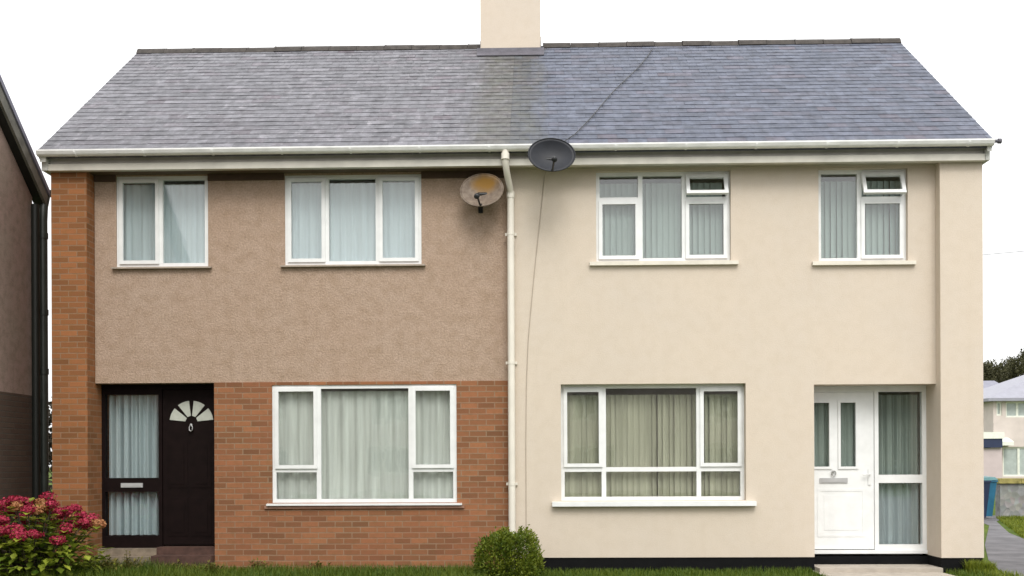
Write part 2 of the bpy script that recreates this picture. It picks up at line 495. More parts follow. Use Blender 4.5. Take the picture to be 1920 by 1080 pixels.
# ------------------------------------------------------------------ roof
EY, EZ, RY, RZ = -.36, 5.43, 3.3, 8.07
SL = math.hypot(RY-EY, RZ-EZ); PD = Vector((0, (RY-EY)/SL, (RZ-EZ)/SL)); PN = Vector((0, -PD.z, PD.y))
def slate_roof(x0, x1, name, mat, parent, sd):
    rnd = random.Random(sd); mb = MB()
    E0 = Vector((0, EY, EZ)); gauge, wd, th = .165, .255, .0045
    # felted deck, front and back slope
    for sgn in (1, -1):
        q = [Vector((x0, EY, EZ-.02)), Vector((x1, EY, EZ-.02)), Vector((x1, RY, RZ-.02)), Vector((x0, RY, RZ-.02))]
        if sgn < 0: q = [Vector((v.x, 2*RY-v.y, v.z)) for v in q]
        dn = Vector((0, 0, -.10))
        mb.add(q+[v+dn for v in q], [(0, 1, 2, 3), (7, 6, 5, 4), (0, 4, 5, 1), (1, 5, 6, 2), (2, 6, 7, 3), (3, 7, 4, 0)], (.3, .3, 0))
    n = int(SL/gauge)+1
    for k in range(n):
        s0 = k*gauge-.02; s1 = min(s0+gauge+.03, SL)
        off = (k % 2)*wd/2
        x = x0-off
        rowj = rnd.uniform(-.12, .12)
        while x < x1:
            a, b = max(x, x0)+.0015, min(x+wd, x1)-.0015
            x += wd
            if b-a < .02: continue
            j = rnd.uniform(-.005, .005); tl = rnd.uniform(0, .007); tw = rnd.uniform(-.0016, .0016)
            def P(xx, ss, h): return E0+Vector((xx, 0, 0))+PD*ss+PN*h
            t = (min(1, max(0, rnd.gauss(.4+rowj, .24))), max(0, rnd.gauss(.15, .35)) if rnd.random() < .5 else 0, 0)
            lo, hi = .0065+tl*.5, .0015
            vs = [P(a, s0+j, lo+tw), P(b, s0+j, lo-tw), P(b, s1, hi), P(a, s1, hi), P(a, s0+j, lo-th+tw), P(b, s0+j, lo-th-tw)]
            mb.add(vs, [(0, 1, 2, 3), (4, 5, 1, 0)], t)
    o = mb.build(name, mat, parent, fix=False)
    # slate uv: x and distance up the slope
    uvl = o.data.uv_layers[0].data
    for p in o.data.polygons:
        for li in p.loop_indices:
            c = o.data.vertices[o.data.loops[li].vertex_index].co
            uvl[li].uv = (c.x, (c.y-EY)/PD.y)
    return o

def ridge(x0, x1, parent, skip):
    mb = MB(); x = x0
    while x < x1-.05:
        b = min(x+.45, x1)
        aa, bb = x, b
        if aa < skip[0] < bb: bb = skip[0]
        if aa < skip[1] < bb: aa = skip[1]
        if not (aa >= skip[0] and bb <= skip[1]) and bb-aa > .06:
            dz = random.uniform(-.006, .006); dy = random.uniform(-.008, .008)
            prof = [(-.13, -.085), (-.09, -.02), (-.045, .018), (0, .03), (.045, .018), (.09, -.02), (.13, -.085), (.11, -.10), (0, .0), (-.11, -.10)]
            mb.prism([(RY+dy+u, RZ+dz+v+.01) for u, v in prof], 'x', aa+.003, bb-.003)
            mb.prism([(RY+dy+u*1.04, RZ+dz+v*1.06+.012) for u, v in prof], 'x', aa+.003, aa+.03)
        x = b
    return mb.build('ridge_tiles', M['ridge'], parent)

def gutter(x0, x1, parent, mat, y=-.40, z=5.385, r=.062):
    mb = MB(); n = 9
    prof = []
    for k in range(n+1):
        an = math.pi+math.pi*k/n
        prof.append((y+r*math.cos(an), z+r*math.sin(an)*1.0))
    inner = [(y+(u-y)*.88, z+(v-z)*.88) for u, v in reversed(prof)]
    poly = [(prof[0][0]-.006, z+.014)]+[(prof[0][0]-.006, z-.004)]+prof[1:]+[(y+r, z+.01)]+inner+[(prof[0][0]+.006, z+.014)]
    mb.prism(poly, 'x', x0, x1)
    for e in (x0, x1):
        mb.prism(prof, 'x', e-.004, e+.004)
    x = x0+.5
    while x < x1:
        mb.prism([(y+(u-y)*1.1, z+(v-z)*1.1) for u, v in prof]+[(y+r*1.1, z+.01), (y-r*1.1, z+.01)], 'x', x-.012, x+.012)
        x += .9
    return mb.build('gutter', mat, parent)

# ================================================================== BROWN HOUSE
GZ = -.15
WL, WR, DEP = -6.08, 6.125, 6.9
bh = thing('pebbledash_house', 'brown pebbledash and orange brick house, dark front door, left half of the pair', 'house', (-3, 0, GZ))

LW1 = (-5.305, -4.063, 3.955, 5.172); LW2 = (-3.027, -1.193, 3.96, 5.162); LG = (-3.206, -.733, .775, 2.352)
mb = MB(); wall_sheet(mb, -5.60, -.0, 2.392, 5.19, [LW1, LW2], .05, .25); mb.build('upper_wall', M['brown'], bh)
mb = MB(); wall_sheet(mb, -3.985, -.0, GZ-.1, 2.392, [LG], .03, .27); lw = mb.build('lower_wall', M['brick'], bh)
mb = MB(); mb.box(WL, -5.605, -.2, .42, GZ-.1, 5.185); mb.build('pier', M['brick_pier'], bh)
# gable wall, back wall, floors
mb = MB()
mb.prism([(.42, GZ-.1), (DEP, GZ-.1), (DEP, 5.2), (RY, RZ-.15), (.42, 6.0-.15)], 'x', WL+.002, WL+.25)
mb.box(WL+.25, 0, DEP-.25, DEP, GZ-.1, 5.2)
mb.build('gable_wall', M['brick'], bh)
mb = MB(); mb.box(WL+.25, -.02, .30, DEP-.25, 2.50, 2.62); mb.box(WL+.25, -.02, .30, DEP-.25, 5.2, 5.26); mb.box(-5.6, -3.99, .299, .45, 2.392, 2.6)
mb.box(WL+.25, -.02, 3.2, 3.3, .1, 5.2); mb.box(WL+.25, -.02, .32, DEP-.25, GZ, .1)
mb.build('interior', M['interior'], bh)

def two(y): return y
# upper windows
x0, x1, z0, z1 = LW1
window(bh, x0, x1, z0, z1, .07, [(x0+.05, -4.742, z0+.05, z1-.05, 'sash'), (-4.682, x1-.05, z0+.05, z1-.05, 'fixed')], 'sill_b', -.01,
       [('net_curtain', net(x0+.05, x1-.05, .165, z0+.03, z1-.085, 9, .010), 'net')], sill_dx=.05, sill_h=.032)
x0, x1, z0, z1 = LW2
window(bh, x0, x1, z0, z1, .07, [(x0+.05, -2.497, z0+.05, z1-.05, 'sash'), (-2.437, -1.809, z0+.05, z1-.05, 'fixed'), (-1.749, x1-.05, z0+.05, z1-.05, 'sash')], 'sill_b', -.01,
       [('net_curtain', net(x0+.05, x1-.05, .165, z0+.03, z1-.085, 13, .010, 140), 'net')], sill_dx=.05, sill_h=.032)
x0, x1, z0, z1 = LG
av = net(x0+.05, x1-.05, .17, z0+.02, z1-.08, 13, .015, 200)
window(bh, x0, x1, z0, z1, .05, [(x0+.05, -2.612, 1.245, z1-.05, 'sash'), (x0+.05, -2.612, z0+.055, 1.185, 'fixed'), (-2.552, -1.377, z0+.055, z1-.05, 'fixed'),
       (-1.317, x1-.05, 1.245, z1-.05, 'sash'), (-1.317, x1-.05, z0+.055, 1.185, 'fixed')], 'upvc', -.03,
       [('net_curtain', av, 'net_g')], sill_dx=.07, sill_h=.035)
mb = MB(); mb.box(LG[0]-.10, LG[1]+.10, .0, .05, LG[2]-.075, LG[2]-.037); mb.build('tile_sill', M['sill_t'], bh)

# dark front door with its glazed side panel
dy = .27
mb = MB()
mb.box(-5.605, -5.563, dy, dy+.1, .16, 2.392); mb.box(-4.822, -4.775, dy, dy+.1, .16, 2.392); mb.box(-4.045, -3.985, dy, dy+.1, .16, 2.392)
mb.box(-5.563, -4.822, dy, dy+.1, 2.255, 2.392); mb.box(-4.775, -4.045, dy, dy+.1, 2.325, 2.392)
mb.box(-5.563, -4.822, dy+.005, dy+.095, .925, 1.115); mb.box(-5.563, -4.822, dy, dy+.1, .16, .325)
ps = mb.build('door_frame', M['dark_wood'], bh)
g = MB(); g.box(-5.563, -4.822, dy+.05, dy+.056, .325, .925); g.box(-5.563, -4.822, dy+.05, dy+.056, 1.115, 2.255); g.build('glass', M['glass'], ps)
net(-5.56, -4.825, dy+.14, .33, 2.25, 7, .045, 110).build('net_curtain', M['stripe'], ps)
mb = MB(); mb.box(-5.34, -5.04, dy-.012, dy+.005, .985, 1.045); mb.box(-5.31, -5.07, dy-.016, dy-.012, .997, 1.033); mb.build('letterbox', M['grey_plastic'], ps)
mb = MB(); mb.box(-4.772, -4.048, dy+.03, dy+.075, .2, 2.322)
for (pa, pb) in ((-4.70, -4.43), (-4.38, -4.11)):
    for (qa, qb) in ((.32, .85), (.98, 1.62)):
        mb.box(pa, pb, dy+.022, dy+.03, qa, qb); mb.box(pa+.05, pb-.05, dy+.014, dy+.022, qa+.05, qb-.05)
dr = mb.build('door', M['dark_wood'], bh)
fx, fz = -4.375, 1.875
for a0, a1 in ((6, 40), (52, 84), (96, 128), (140, 174)):
    mb = MB(); pts = []
    for k in range(7):
        an = R(a0+(a1-a0)*k/6); pts.append((fx+.30*math.cos(an), fz+.29*math.sin(an)))
    mid = R((a0+a1)/2); pts.append((fx+.085*math.cos(R(a1)), fz+.085*math.sin(R(a1)))); pts.append((fx+.085*math.cos(R(a0)), fz+.085*math.sin(R(a0))))
    mb.prism(pts, 'y', dy+.02, dy+.032); mb.build('fan_glass', M['frost'], dr)
mb = MB(); mb.tube([(fx, dy+.03, fz-.04), (fx, dy-.005, fz-.04)], .018, 10)
mb.tube([(fx, dy, fz-.03), (fx-.022, dy-.008, fz-.07), (fx-.02, dy-.01, fz-.11), (fx, dy-.012, fz-.13), (fx+.02, dy-.01, fz-.11), (fx+.022, dy-.008, fz-.07), (fx, dy, fz-.03)], .009, 8)
mb.build('knocker', M['chrome'], dr)
mb = MB(); mb.box(-5.605, -4.80, .12, dy+.1, .06, .16); mb.box(-5.6, -4.8, -.05, dy+.1, GZ-.02, .06); mb.build('step', M['stone'], bh)
mb = MB(); mb.box(-4.797, -3.987, .10, dy+.1, .08, .18); mb.box(-4.797, -3.987, -.12, dy+.1, GZ-.02, .08); o = mb.build('step', M['tilestep'], bh); o['label'] = 'dark red tiled doorstep'

# eaves
mb = MB(); mb.box(-6.068, -.06, -.245, -.22, 5.25, 5.40); mb.box(-6.068, -.06, -.31, -.22, 5.165, 5.25); mb.build('fascia', M['fascia'], bh)
mb = MB(); mb.box(-6.068, -.06, -.22, .30, 5.188, 5.20); mb.build('soffit', M['soffit_b'], bh)  # soffit coloured dark brown to deepen the shade under the eaves
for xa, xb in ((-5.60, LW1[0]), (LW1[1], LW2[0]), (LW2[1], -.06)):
    mb = MB(); mb.box(xa+.004, xb-.004, .02, .049, 5.10, 5.186); mb.build('eave_shade_strip', M['eave_shade'], bh)  # dark strips standing in for the band of shade below the eaves
# barge boards at the gable
def barge(x0, x1, parent, m):
    mb = MB()
    for sg in (1, -1):
        pts = [(EY-.02, EZ-.17), (EY-.02, EZ-.035), (RY, RZ-.035), (RY, RZ-.20)]
        if sg < 0: pts = [(2*RY-u, v) for u, v in pts]
        mb.prism(pts, 'x', x0, x1)
    mb.box(x0, x1, -.32, .05, 5.165, 5.36)
    return mb.build('barge_board', m, parent)
barge(-6.15, -6.07, bh, M['verge'])
rb = slate_roof(-6.17, -.0, 'roof', M['slate_a'], bh, 3)
ridge(-6.17, 0, rb, (-.545, .6))
gutter(-6.16, -.03, bh, M['gutter'])

# ================================================================== CREAM HOUSE
ch = thing('rendered_house', 'smooth cream rendered house with white front door, right half of the pair', 'house', (3, 0, GZ))
CY = -.03
RW1 = (1.133, 2.906, 3.957, 5.150); RW2 = (4.056, 5.220, 3.935, 5.150); RG = (.655, 3.092, .79, 2.335)
PZ = .04
mb = MB(); wall_sheet(mb, 0, 5.58, PZ, 5.19, [RW1, RW2, RG, (3.985, 5.7, PZ-.1, 2.312)], CY, .30); mb.build('front_wall', M['cream'], ch)
mb = MB(); mb.box(5.578, WR, -.2, .55, PZ, 5.185); mb.build('pier', M['cream'], ch)
mb = MB(); mb.box(0, 3.985, -.015, .27, GZ-.1, PZ); mb.box(5.578, WR-.012, -.185, .55, GZ-.1, PZ); mb.box(3.985, 5.578, .28, .5, GZ-.1, .02)
mb.build('plinth', M['black'], ch)
mb = MB(); mb.prism([(.55, PZ), (DEP, PZ), (DEP, 5.2), (RY, RZ-.15), (.55, 6.1-.15)], 'x', WR-.25, WR-.002); mb.box(0, WR-.25, DEP-.25, DEP, GZ-.1, 5.2)
mb.box(WR-.24, WR-.012, .55, DEP-.01, GZ-.1, PZ)
mb.build('gable_wall', M['cream'], ch)
mb = MB(); mb.box(.02, WR-.25, .27, DEP-.25, 2.50, 2.62); mb.box(.02, WR-.25, .30, DEP-.25, 5.2, 5.26); mb.box(3.99, 5.577, .271, .45, 2.312, 2.6)
mb.box(.02, WR-.25, 3.2, 3.3, .1, 5.2); mb.box(.02, WR-.25, .505, DEP-.25, GZ, .1); mb.prism([(.31, GZ), (DEP-.25, GZ), (DEP-.25, 5.2), (RY, RZ-.2), (.31, 5.7)], 'x', -.02, .02)
mb.box(3.80, 3.98, .3, 3.2, .1, 2.5); mb.box(4.0, WR-.25, 1.6, 1.7, .1, 2.5)
mb.build('interior', M['interior'], ch)

x0, x1, z0, z1 = RW1
window(ch, x0, x1, z0, z1, .045, [(x0+.05, 1.692, z0+.05, 4.76, 'sash'), (x0+.05, 1.692, 4.82, z1-.05, 'fixed'), (1.752, 2.272, z0+.05, z1-.05, 'fixed'),
       (2.332, x1-.05, z0+.05, 4.755, 'sash'), (2.332, x1-.05, 4.815, z1-.05, 'open')], 'sill_c', -.085,
       [('vertical_blind', slats(x0+.05, x1-.05, .16, z0+.03, z1-.12), 'blind')], sill_dx=.09, sill_h=.06)
x0, x1, z0, z1 = RW2
window(ch, x0, x1, z0, z1, .045, [(x0+.05, 4.581, z0+.05, z1-.05, 'fixed'), (4.641, x1-.05, z0+.05, 4.735, 'sash'), (4.641, x1-.05, 4.795, z1-.05, 'open')], 'sill_c', -.085,
       [('vertical_blind', slats(x0+.05, x1-.05, .16, z0+.03, z1-.12), 'blind')], sill_dx=.09, sill_h=.06)
x0, x1, z0, z1 = RG
window(ch, x0, x1, z0, z1, .10, [(x0+.05, 1.198, 1.25, z1-.06, 'sash'), (x0+.05, 1.198, z0+.055, 1.175, 'fixed'), (1.258, 2.46, 1.235, z1-.05, 'fixed'), (1.258, 2.46, z0+.055, 1.175, 'fixed'),
       (2.52, x1-.05, 1.25, z1-.06, 'sash'), (2.52, x1-.05, z0+.055, 1.175, 'fixed')], 'upvc', -.12,
       [('vertical_blind', slats(x0+.05, x1-.05, .22, z0+.02, z1-.13, .078, .089, 20, 24), 'blind_o')], sill_dx=.12, sill_h=.07)

# white front door and side panel
dy = .34
mb = MB()
mb.box(3.99, 4.03, dy, dy+.09, .10, 2.312); mb.box(4.885, 4.938, dy, dy+.09, .10, 2.312); mb.box(5.522, 5.577, dy, dy+.09, .10, 2.312)
mb.box(4.03, 4.885, dy, dy+.09, 2.235, 2.312); mb.box(4.938, 5.522, dy, dy+.09, 2.235, 2.312)
mb.box(4.938, 5.522, dy+.003, dy+.087, 1.005, 1.115); mb.box(4.938, 5.522, dy, dy+.09, .10, .175)
mb.box(4.03, 4.885, dy-.03, dy+.09, .055, .105); mb.box(4.885, 5.577, dy-.03, dy+.09, .055, .10)
ps = mb.build('door_frame', M['upvc'], ch)
g = MB(); g.box(4.938, 5.522, dy+.045, dy+.051, .175, 1.005); g.box(4.938, 5.522, dy+.045, dy+.051, 1.115, 2.235); g.build('glass', M['glass'], ps)
net(4.93, 5.53, dy+.14, .16, 1.06, 5, .024, 70).build('net_curtain', M['stripe_l'], ps)
net(4.93, 5.53, dy+.15, 1.06, 2.2, 5, .024, 70).build('net_curtain', M['stripe_g'], ps)
mb = MB()
GP = [(4.075, 4.285, 1.225, 2.095), (4.43, 4.64, 1.225, 2.095)]
wall_sheet(mb, 4.033, 4.882, .115, 2.232, GP, dy+.02, .05)
for (qa, qb, qc, qd) in [(4.12, 4.76, .28, .93)]:
    ring(mb, qa, qb, qc, qd, .035, dy+.0155, dy+.02)
    mb.box(qa+.09, qb-.09, dy+.016, dy+.02, qc+.09, qd-.09)
dr = mb.build('door', M['upvc'], ch)
for gp in GP:
    f = MB(); ring(f, gp[0]-.03, gp[1]+.03, gp[2]-.03, gp[3]+.03, .034, dy+.004, dy+.02); f.build('glazing_bead', M['upvc'], dr)
    f = MB(); f.box(gp[0], gp[1], dy+.04, dy+.048, gp[2], gp[3]); f.build('glass', M['glass'], dr)
    net(gp[0]-.02, gp[1]+.02, dy+.11, gp[2]-.02, gp[3]+.02, 2, .012, 24).build('net_curtain', M['stripe_g'], dr)
mb = MB(); mb.box(4.15, 4.525, dy+.008, dy+.02, 1.005, 1.075); mb.box(4.18, 4.495, dy+.003, dy+.008, 1.02, 1.06); mb.build('letterbox', M['grey_plastic'], dr)
mb = MB(); mb.tube([(4.335, dy+.02, 1.165), (4.335, dy-.005, 1.165)], .016, 10)
mb.tube([(4.335+.028*math.sin(t), dy-.006, 1.14+.035*math.cos(t)) for t in [k*math.pi/6 for k in range(13)]], .008, 8); mb.build('knocker', M['chrome'], dr)
mb = MB(); mb.box(4.80, 4.835, dy+.006, dy+.02, .98, 1.2); mb.tube([(4.817, dy+.01, 1.12), (4.817, dy-.03, 1.12), (4.72, dy-.035, 1.12)], .009, 8); mb.build('handle', M['upvc'], dr)

mb = MB(); mb.box(-.06, 6.118, -.245, -.22, 5.25, 5.40); mb.box(-.06, 6.118, -.31, -.22, 5.165, 5.25); mb.build('fascia', M['fascia'], ch)
mb = MB(); mb.box(-.06, 6.118, -.22, .27, 5.188, 5.20); mb.build('soffit', M['soffit'], ch)
barge(6.12, 6.175, ch, M['verge'])
rb = slate_roof(.0, 6.19, 'roof', M['slate_b'], ch, 8)
ridge(0, 6.19, rb, (-.545, .42))
gutter(-.03, 6.18, ch, M['gutter'])
mb = MB(); mb.tube([(6.16, -.34, 5.40), (6.30, -.34, 5.40)], .022, 8); mb.tube([(6.27, -.34, 5.40), (6.31, -.34, 5.40)], .034, 8); mb.build('gutter_stub', M['lead'], ch)
# chimney
mb = MB(); mb.box(-.545, .415, 2.98, 3.75, 7.5, 9.4); mb.box(-.58, .45, 2.945, 3.785, 9.4, 9.52); mb.box(-.62, .49, 2.905, 3.825, 9.52, 9.62)
c = mb.build('chimney', M['cream'], ch)
mb = MB()
def rz(y): return EZ+(y-EY)*(RZ-EZ)/(RY-EY)
mb.prism([(2.82, rz(2.82)+.024), (2.972, rz(2.972)+.03), (2.972, rz(2.972)+.09), (2.965, rz(2.972)+.09), (2.955, rz(2.955)+.042), (2.82, rz(2.82)+.036)], 'x', -.60, .47)
for sx in (-1, 1):
    for k in range(2):
        ya = 2.972+.17*k; xx = (-.551 if sx < 0 else .415)
        mb.box(xx, xx+.006, ya, ya+.17, rz(ya), rz(ya+.17)+.08)
mb.build('flashing', M['lead'], c)
for px in (-.3, .17):
    mb = MB(); prof = [(0, .13), (.05, .13), (.06, .115), (.30, .10), (.31, .12), (.36, .12)]
    mb.tube([(px, 3.36, 9.62+h) for h, r in prof], [r for h, r in prof], 16); mb.build('chimney_pot', M['sill_t'], c)
# downpipe
mb = MB()
mb.tube([(-.055, -.40, 5.36), (-.055, -.40, 5.24), (-.055, -.385, 5.18), (-.035, -.30, 5.05), (0.0, -.14, 4.90), (.004, -.105, 4.82), (.004, -.105, 4.6)], .043, 14)
mb.tube([(.004, -.105, 4.88), (.004, -.105, -.13)], .047, 14)
mb.tube([(-.055, -.40, 5.30), (-.055, -.40, 5.22)], .054, 14)
mb.tube([(.004, -.105, 4.87), (.004, -.105, 4.79)], .054, 14)
for z in (4.3, 2.6, 1.0):
    mb.tube([(.004, -.105, z), (.004, -.105, z+.04)], .051, 14); mb.box(-.07, .08, -.06, -.028, z+.002, z+.038)
mb.build('downpipe', M['pipe'], ch)

# ================================================================== satellite dishes
def dish(name, label, c, rx, rz_, tilt, yaw, mat, wall_pt, cable=None, arm=M['black_plastic']):
    t = thing(name, label, 'satellite dish', c)
    R3 = Matrix.Translation(c) @ Matrix.Rotation(R(yaw), 4, 'Z') @ Matrix.Rotation(R(tilt), 4, 'X')
    mb = MB(); nr, ns = 8, 40; dep = .075
    def surf(off):
        vs = [(0, dep+off, 0)]
        for i in range(1, nr+1):
            q = i/nr
            for k in range(ns):
                an = 2*math.pi*k/ns
                vs.append((rx*q*math.cos(an), dep*(1-q*q)+off, rz_*q*math.sin(an)))
        return vs
    fs = [(0, 1+k, 1+(k+1) % ns) for k in range(ns)]
    for i in range(nr-1):
        for k in range(ns):
            a_ = 1+i*ns+k; b_ = 1+i*ns+(k+1) % ns; fs.append((a_, a_+ns, b_+ns, b_))
    f0 = surf(0); b0 = surf(.012); n0 = len(f0)
    rim = [(1+(nr-1)*ns+k, 1+(nr-1)*ns+(k+1) % ns, n0+1+(nr-1)*ns+(k+1) % ns, n0+1+(nr-1)*ns+k) for k in range(ns)]
    mb.add(f0+b0, fs+[tuple(i+n0 for i in reversed(f)) for f in fs]+rim, smooth=True, mat=R3)
    mb.tube([R3 @ Vector((rx*1.0*math.cos(2*math.pi*k/ns), .004, rz_*1.0*math.sin(2*math.pi*k/ns))) for k in range(ns+1)], .008, 6, False)
    mb.build('reflector', mat, t, origin=c)
    mb = MB()
    foot = R3 @ Vector((0, .07, -rz_*.72)); lnb = R3 @ Vector((0, -.26, -rz_*.95)); back = R3 @ Vector((0, .09, -.02))
    mb.tube([foot, R3 @ Vector((0, -.05, -rz_*1.06)), lnb], .013, 8)
    ar = mb.build('feed_arm', arm, t, origin=c)
    d = (R3 @ Vector((0, .02, 0))-lnb).normalized()
    mb = MB(); mb.tube([lnb-d*.05, lnb-d*.045, lnb+d*.02, lnb+d*.035, lnb+d*.07], [.012, .034, .034, .024, .024], 12)
    mb.build('receiver', arm, ar, origin=c)
    wp = Vector(wall_pt)
    mb = MB(); mb.tube([back, back+Vector((0, .05, -.02)), Vector((wp.x, wp.y-.10, (wp.z+back.z)/2)), wp], .018, 8); mb.box(wp.x-.03, wp.x+.03, wp.y-.012, wp.y-.001, wp.z-.05, wp.z+.05)
    mb.tube([back+Vector((-.06, .0, 0)), back+Vector((.06, .0, 0))], .03, 8)
    mb.build('bracket', arm, t, origin=c)
    if cable:
        mb = MB(); mb.tube(cable, .0045, 6); mb.build('cable', M['cable'], t, origin=c)
    return t
dish('satellite_dish', 'rust-stained pale brown satellite dish on the brown pebbledash wall', (-.37, -.26, 4.865), .285, .232, -14, -8, M['dish_rust'], (-.40, .05, 4.68))
cab = [(.50, -.30, 5.18), (.48, -.12, 5.16), (.45, -.036, 5.08), (.41, -.037, 4.7), (.36, -.037, 4.25), (.31, -.037, 3.8), (.265, -.037, 3.35), (.225, -.037, 2.9), (.20, -.037, 2.3), (.19, -.037, 1.6), (.19, -.037, .5), (.19, -.03, .06)]
dish('satellite_dish', 'charcoal black satellite dish overlapping the white gutter above the cream wall', (.542, -.66, 5.205), .298, .235, -16, 5, M['dish_black'], (.50, -.31, 5.215), cab)
# cable lying across the slates
def on_roof(x, s, h=.035): return Vector((x, EY, EZ))+PD*s+PN*h
pts = []
for k in range(15):
    u = k/14; pts.append(on_roof(.85+1.25*u+.02*math.sin(u*9), .25+(SL-.95)*u+.03*math.sin(u*7), .03))
mb = MB(); mb.tube([on_roof(.70, -.02, .03)]+pts+[on_roof(2.2, SL-.35, .03)], .0065, 6); mb.build('roof_cable', M['wire'], ch)

# ================================================================== neighbour on the left
nb = thing('neighbour_house', 'dark brown gable end of the neighbouring house at the far left edge', 'house', (-7.5, -4, GZ))
NX, NT, NZ = -6.85, 1.10, 5.2
sl = math.tan(R(38.6)); ry = -3.2; rz_n = NZ+(NT-ry)*sl
mb = MB(); mb.prism([(.92, 2.285), (.92, NZ+.0), (ry, rz_n-.25), (2*ry-.92, NZ), (2*ry-.92, 2.285)], 'x', NX-.25, NX); mb.box(NX-7, NX-.25, .67, .92, 2.285, NZ); mb.box(NX-7, NX-.25, 2*ry-.92, 2*ry-.67, 2.285, NZ)
mb.build('gable_wall', M['dark_dash'], nb)
mb = MB(); mb.prism([(.93, GZ-.1), (.93, 2.285), (2*ry-.93, 2.285), (2*ry-.93, GZ-.1)], 'x', NX-.26, NX+.012); mb.box(NX-7, NX-.26, .66, .93, GZ-.1, 2.285); mb.box(NX-7, NX-.26, 2*ry-.93, 2*ry-.66, GZ-.1, 2.285)
mb.build('lower_wall', M['dark_brick'], nb)
mb = MB()
for sg in (1, -1):
    p = [(NT+.02, NZ-.02), (NT+.02, NZ+.06), (ry, rz_n+.06), (ry, rz_n-.04)]
    if sg < 0: p = [(2*ry-u, v) for u, v in p]
    mb.prism(p, 'x', NX-7, NX+.17)
mb.build('roof', M['far_roof2'], nb)
mb = MB()
for sg in (1, -1):
    p = [(NT, NZ-.21), (NT, NZ-.025), (ry, rz_n-.045), (ry, rz_n-.25)]
    if sg < 0: p = [(2*ry-u, v) for u, v in p]
    mb.prism(p, 'x', NX+.11, NX+.15)
mb.build('barge_board', M['dverge'], nb)
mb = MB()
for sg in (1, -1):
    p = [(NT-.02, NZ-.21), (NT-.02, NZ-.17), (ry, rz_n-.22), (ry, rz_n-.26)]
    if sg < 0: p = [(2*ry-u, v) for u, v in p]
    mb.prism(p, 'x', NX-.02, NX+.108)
mb.build('soffit', M['gap_shade'], nb)  # coloured near-black for the deep shade under the verge
mb = MB(); mb.tube([(NX+.07, .86, 5.0), (NX+.07, .86, GZ)], .055, 12); mb.build('shade_pipe', M['gap_shade'], nb)  # black tube standing in for the shaded recess beside the downpipe
mb = MB(); mb.tube([(NX+.10, 1.14, 5.2), (NX+.10, 1.06, 5.0), (NX+.10, 1.04, 4.8), (NX+.10, 1.04, GZ)], .062, 12)
for z in (4.55, 3.45, 2.6, 1.2):
    mb.tube([(NX+.10, 1.04, z), (NX+.10, 1.04, z+.08)], .072, 12)
mb.tube([(NX-6, 1.17, 5.23), (NX+.16, 1.17, 5.23)], .055, 8)
mb.build('downpipe', M['down_black'], nb)

# ================================================================== ground, path, paving
def sheet(name, poly, z, mat, kind='structure'):
    mb = MB(); mb.add([(x, y, z) for x, y in poly], [tuple(range(len(poly)))])
    o = mb.build(name, mat, fix=False)
    if o.data.polygons[0].normal.z < 0: o.data.flip_normals()
    return tag(o, kind=kind)
sheet('ground', [(-600, -600), (600, -600), (600, 600), (-600, 600)], GZ, M['ground'])
sheet('path', [(6.25, -9), (6.22, -.6), (6.9, 1.6), (8.0, 4.5), (10.4, 10.3), (11.5, 14.6), (13.6, 15.2), (12.2, 13.7), (11.25, 12), (9.75, 7.7), (9.1, 5.2), (9.0, 0), (9.0, -9)], GZ+.006, M['asphalt'])
sheet('paving', [(3.95, .28), (5.55, .28), (5.55, -.2), (5.62, -6), (3.85, -6)], GZ+.012, M['paving'])
mb = MB(); mb.box(3.99, 5.57, -.28, .28, GZ+.01, -.085); tag(mb.build('paved_step', M['paving']), 'low beige slab in front of the white door', 'step')

# ------------------------------------------------------------------ foliage
def leaf(mb, p, d, up, L, W, tint, fold=.25):
    d = d.normalized(); s = d.cross(up)
    if s.length < 1e-3: s = d.orthogonal()
    s.normalize(); n = s.cross(d)
    mb.add([p, p+d*L*.5+s*W*.5+n*W*fold, p+d*L, p+d*L*.5-s*W*.5+n*W*fold, p+d*L*.5], [(0, 1, 4), (1, 2, 4), (0, 4, 3), (4, 2, 3)], tint)
def rv():
    while True:
        v = Vector((random.uniform(-1, 1), random.uniform(-1, 1), random.uniform(-1, 1)))
        if .01 < v.length < 1: return v.normalized()

def blades(x0, x1, y0, y1, n, h0, h1, wd, skip=None, mb=None, tall=None):
    mb = mb or MB()
    for _ in range(n):
        x, y = random.uniform(x0, x1), random.uniform(y0, y1)
        if skip and skip(x, y): continue
        q = .6+.6*noise.noise((x*1.7, y*1.7, 3.1))
        h = random.uniform(h0, h1)*(.7+.6*max(0, q))
        if tall: h *= tall(x, y)
        an = random.uniform(0, 6.28); ln = random.uniform(.1, .6)*h
        dx, dy = math.cos(an), math.sin(an); wx, wy = -dy*wd/2, dx*wd/2
        z = GZ
        t = min(1, max(0, random.gauss(.4+.35*noise.noise((x*.9, y*.9, 8)), .22)))
        mb.add([(x-wx, y-wy, z), (x+wx, y+wy, z), (x+wx*.7+dx*ln*.35, y+wy*.7+dy*ln*.35, z+h*.6), (x-wx*.7+dx*ln*.35, y-wy*.7+dy*ln*.35, z+h*.6), (x+dx*ln, y+dy*ln, z+h)],
               [(0, 1, 2, 3), (3, 2, 4)], (t, 0, 0))
    return mb
def tallf(x, y):
    return (1.75 if x < -4.6 else 1.45 if x < -3.8 else 1.15+.25*noise.noise((x*2.2, 0, 1))) if x < -.3 else .62
g = blades(-6.3, 6.2, -1.9, -.03, 42000, .06, .13, .008, lambda x, y: (3.9 < x < 5.6) or (-4.8 < x < -4.0 and y > -.12) or (5.5 < x and y > -.22) or (x < -5.6 and y > -.2), tall=tallf)
tag(g.build('front_grass', M['leaf_grass'], fix=False), 'short green lawn grass along the foot of both houses', 'grass', kind='stuff')
mbg = MB()
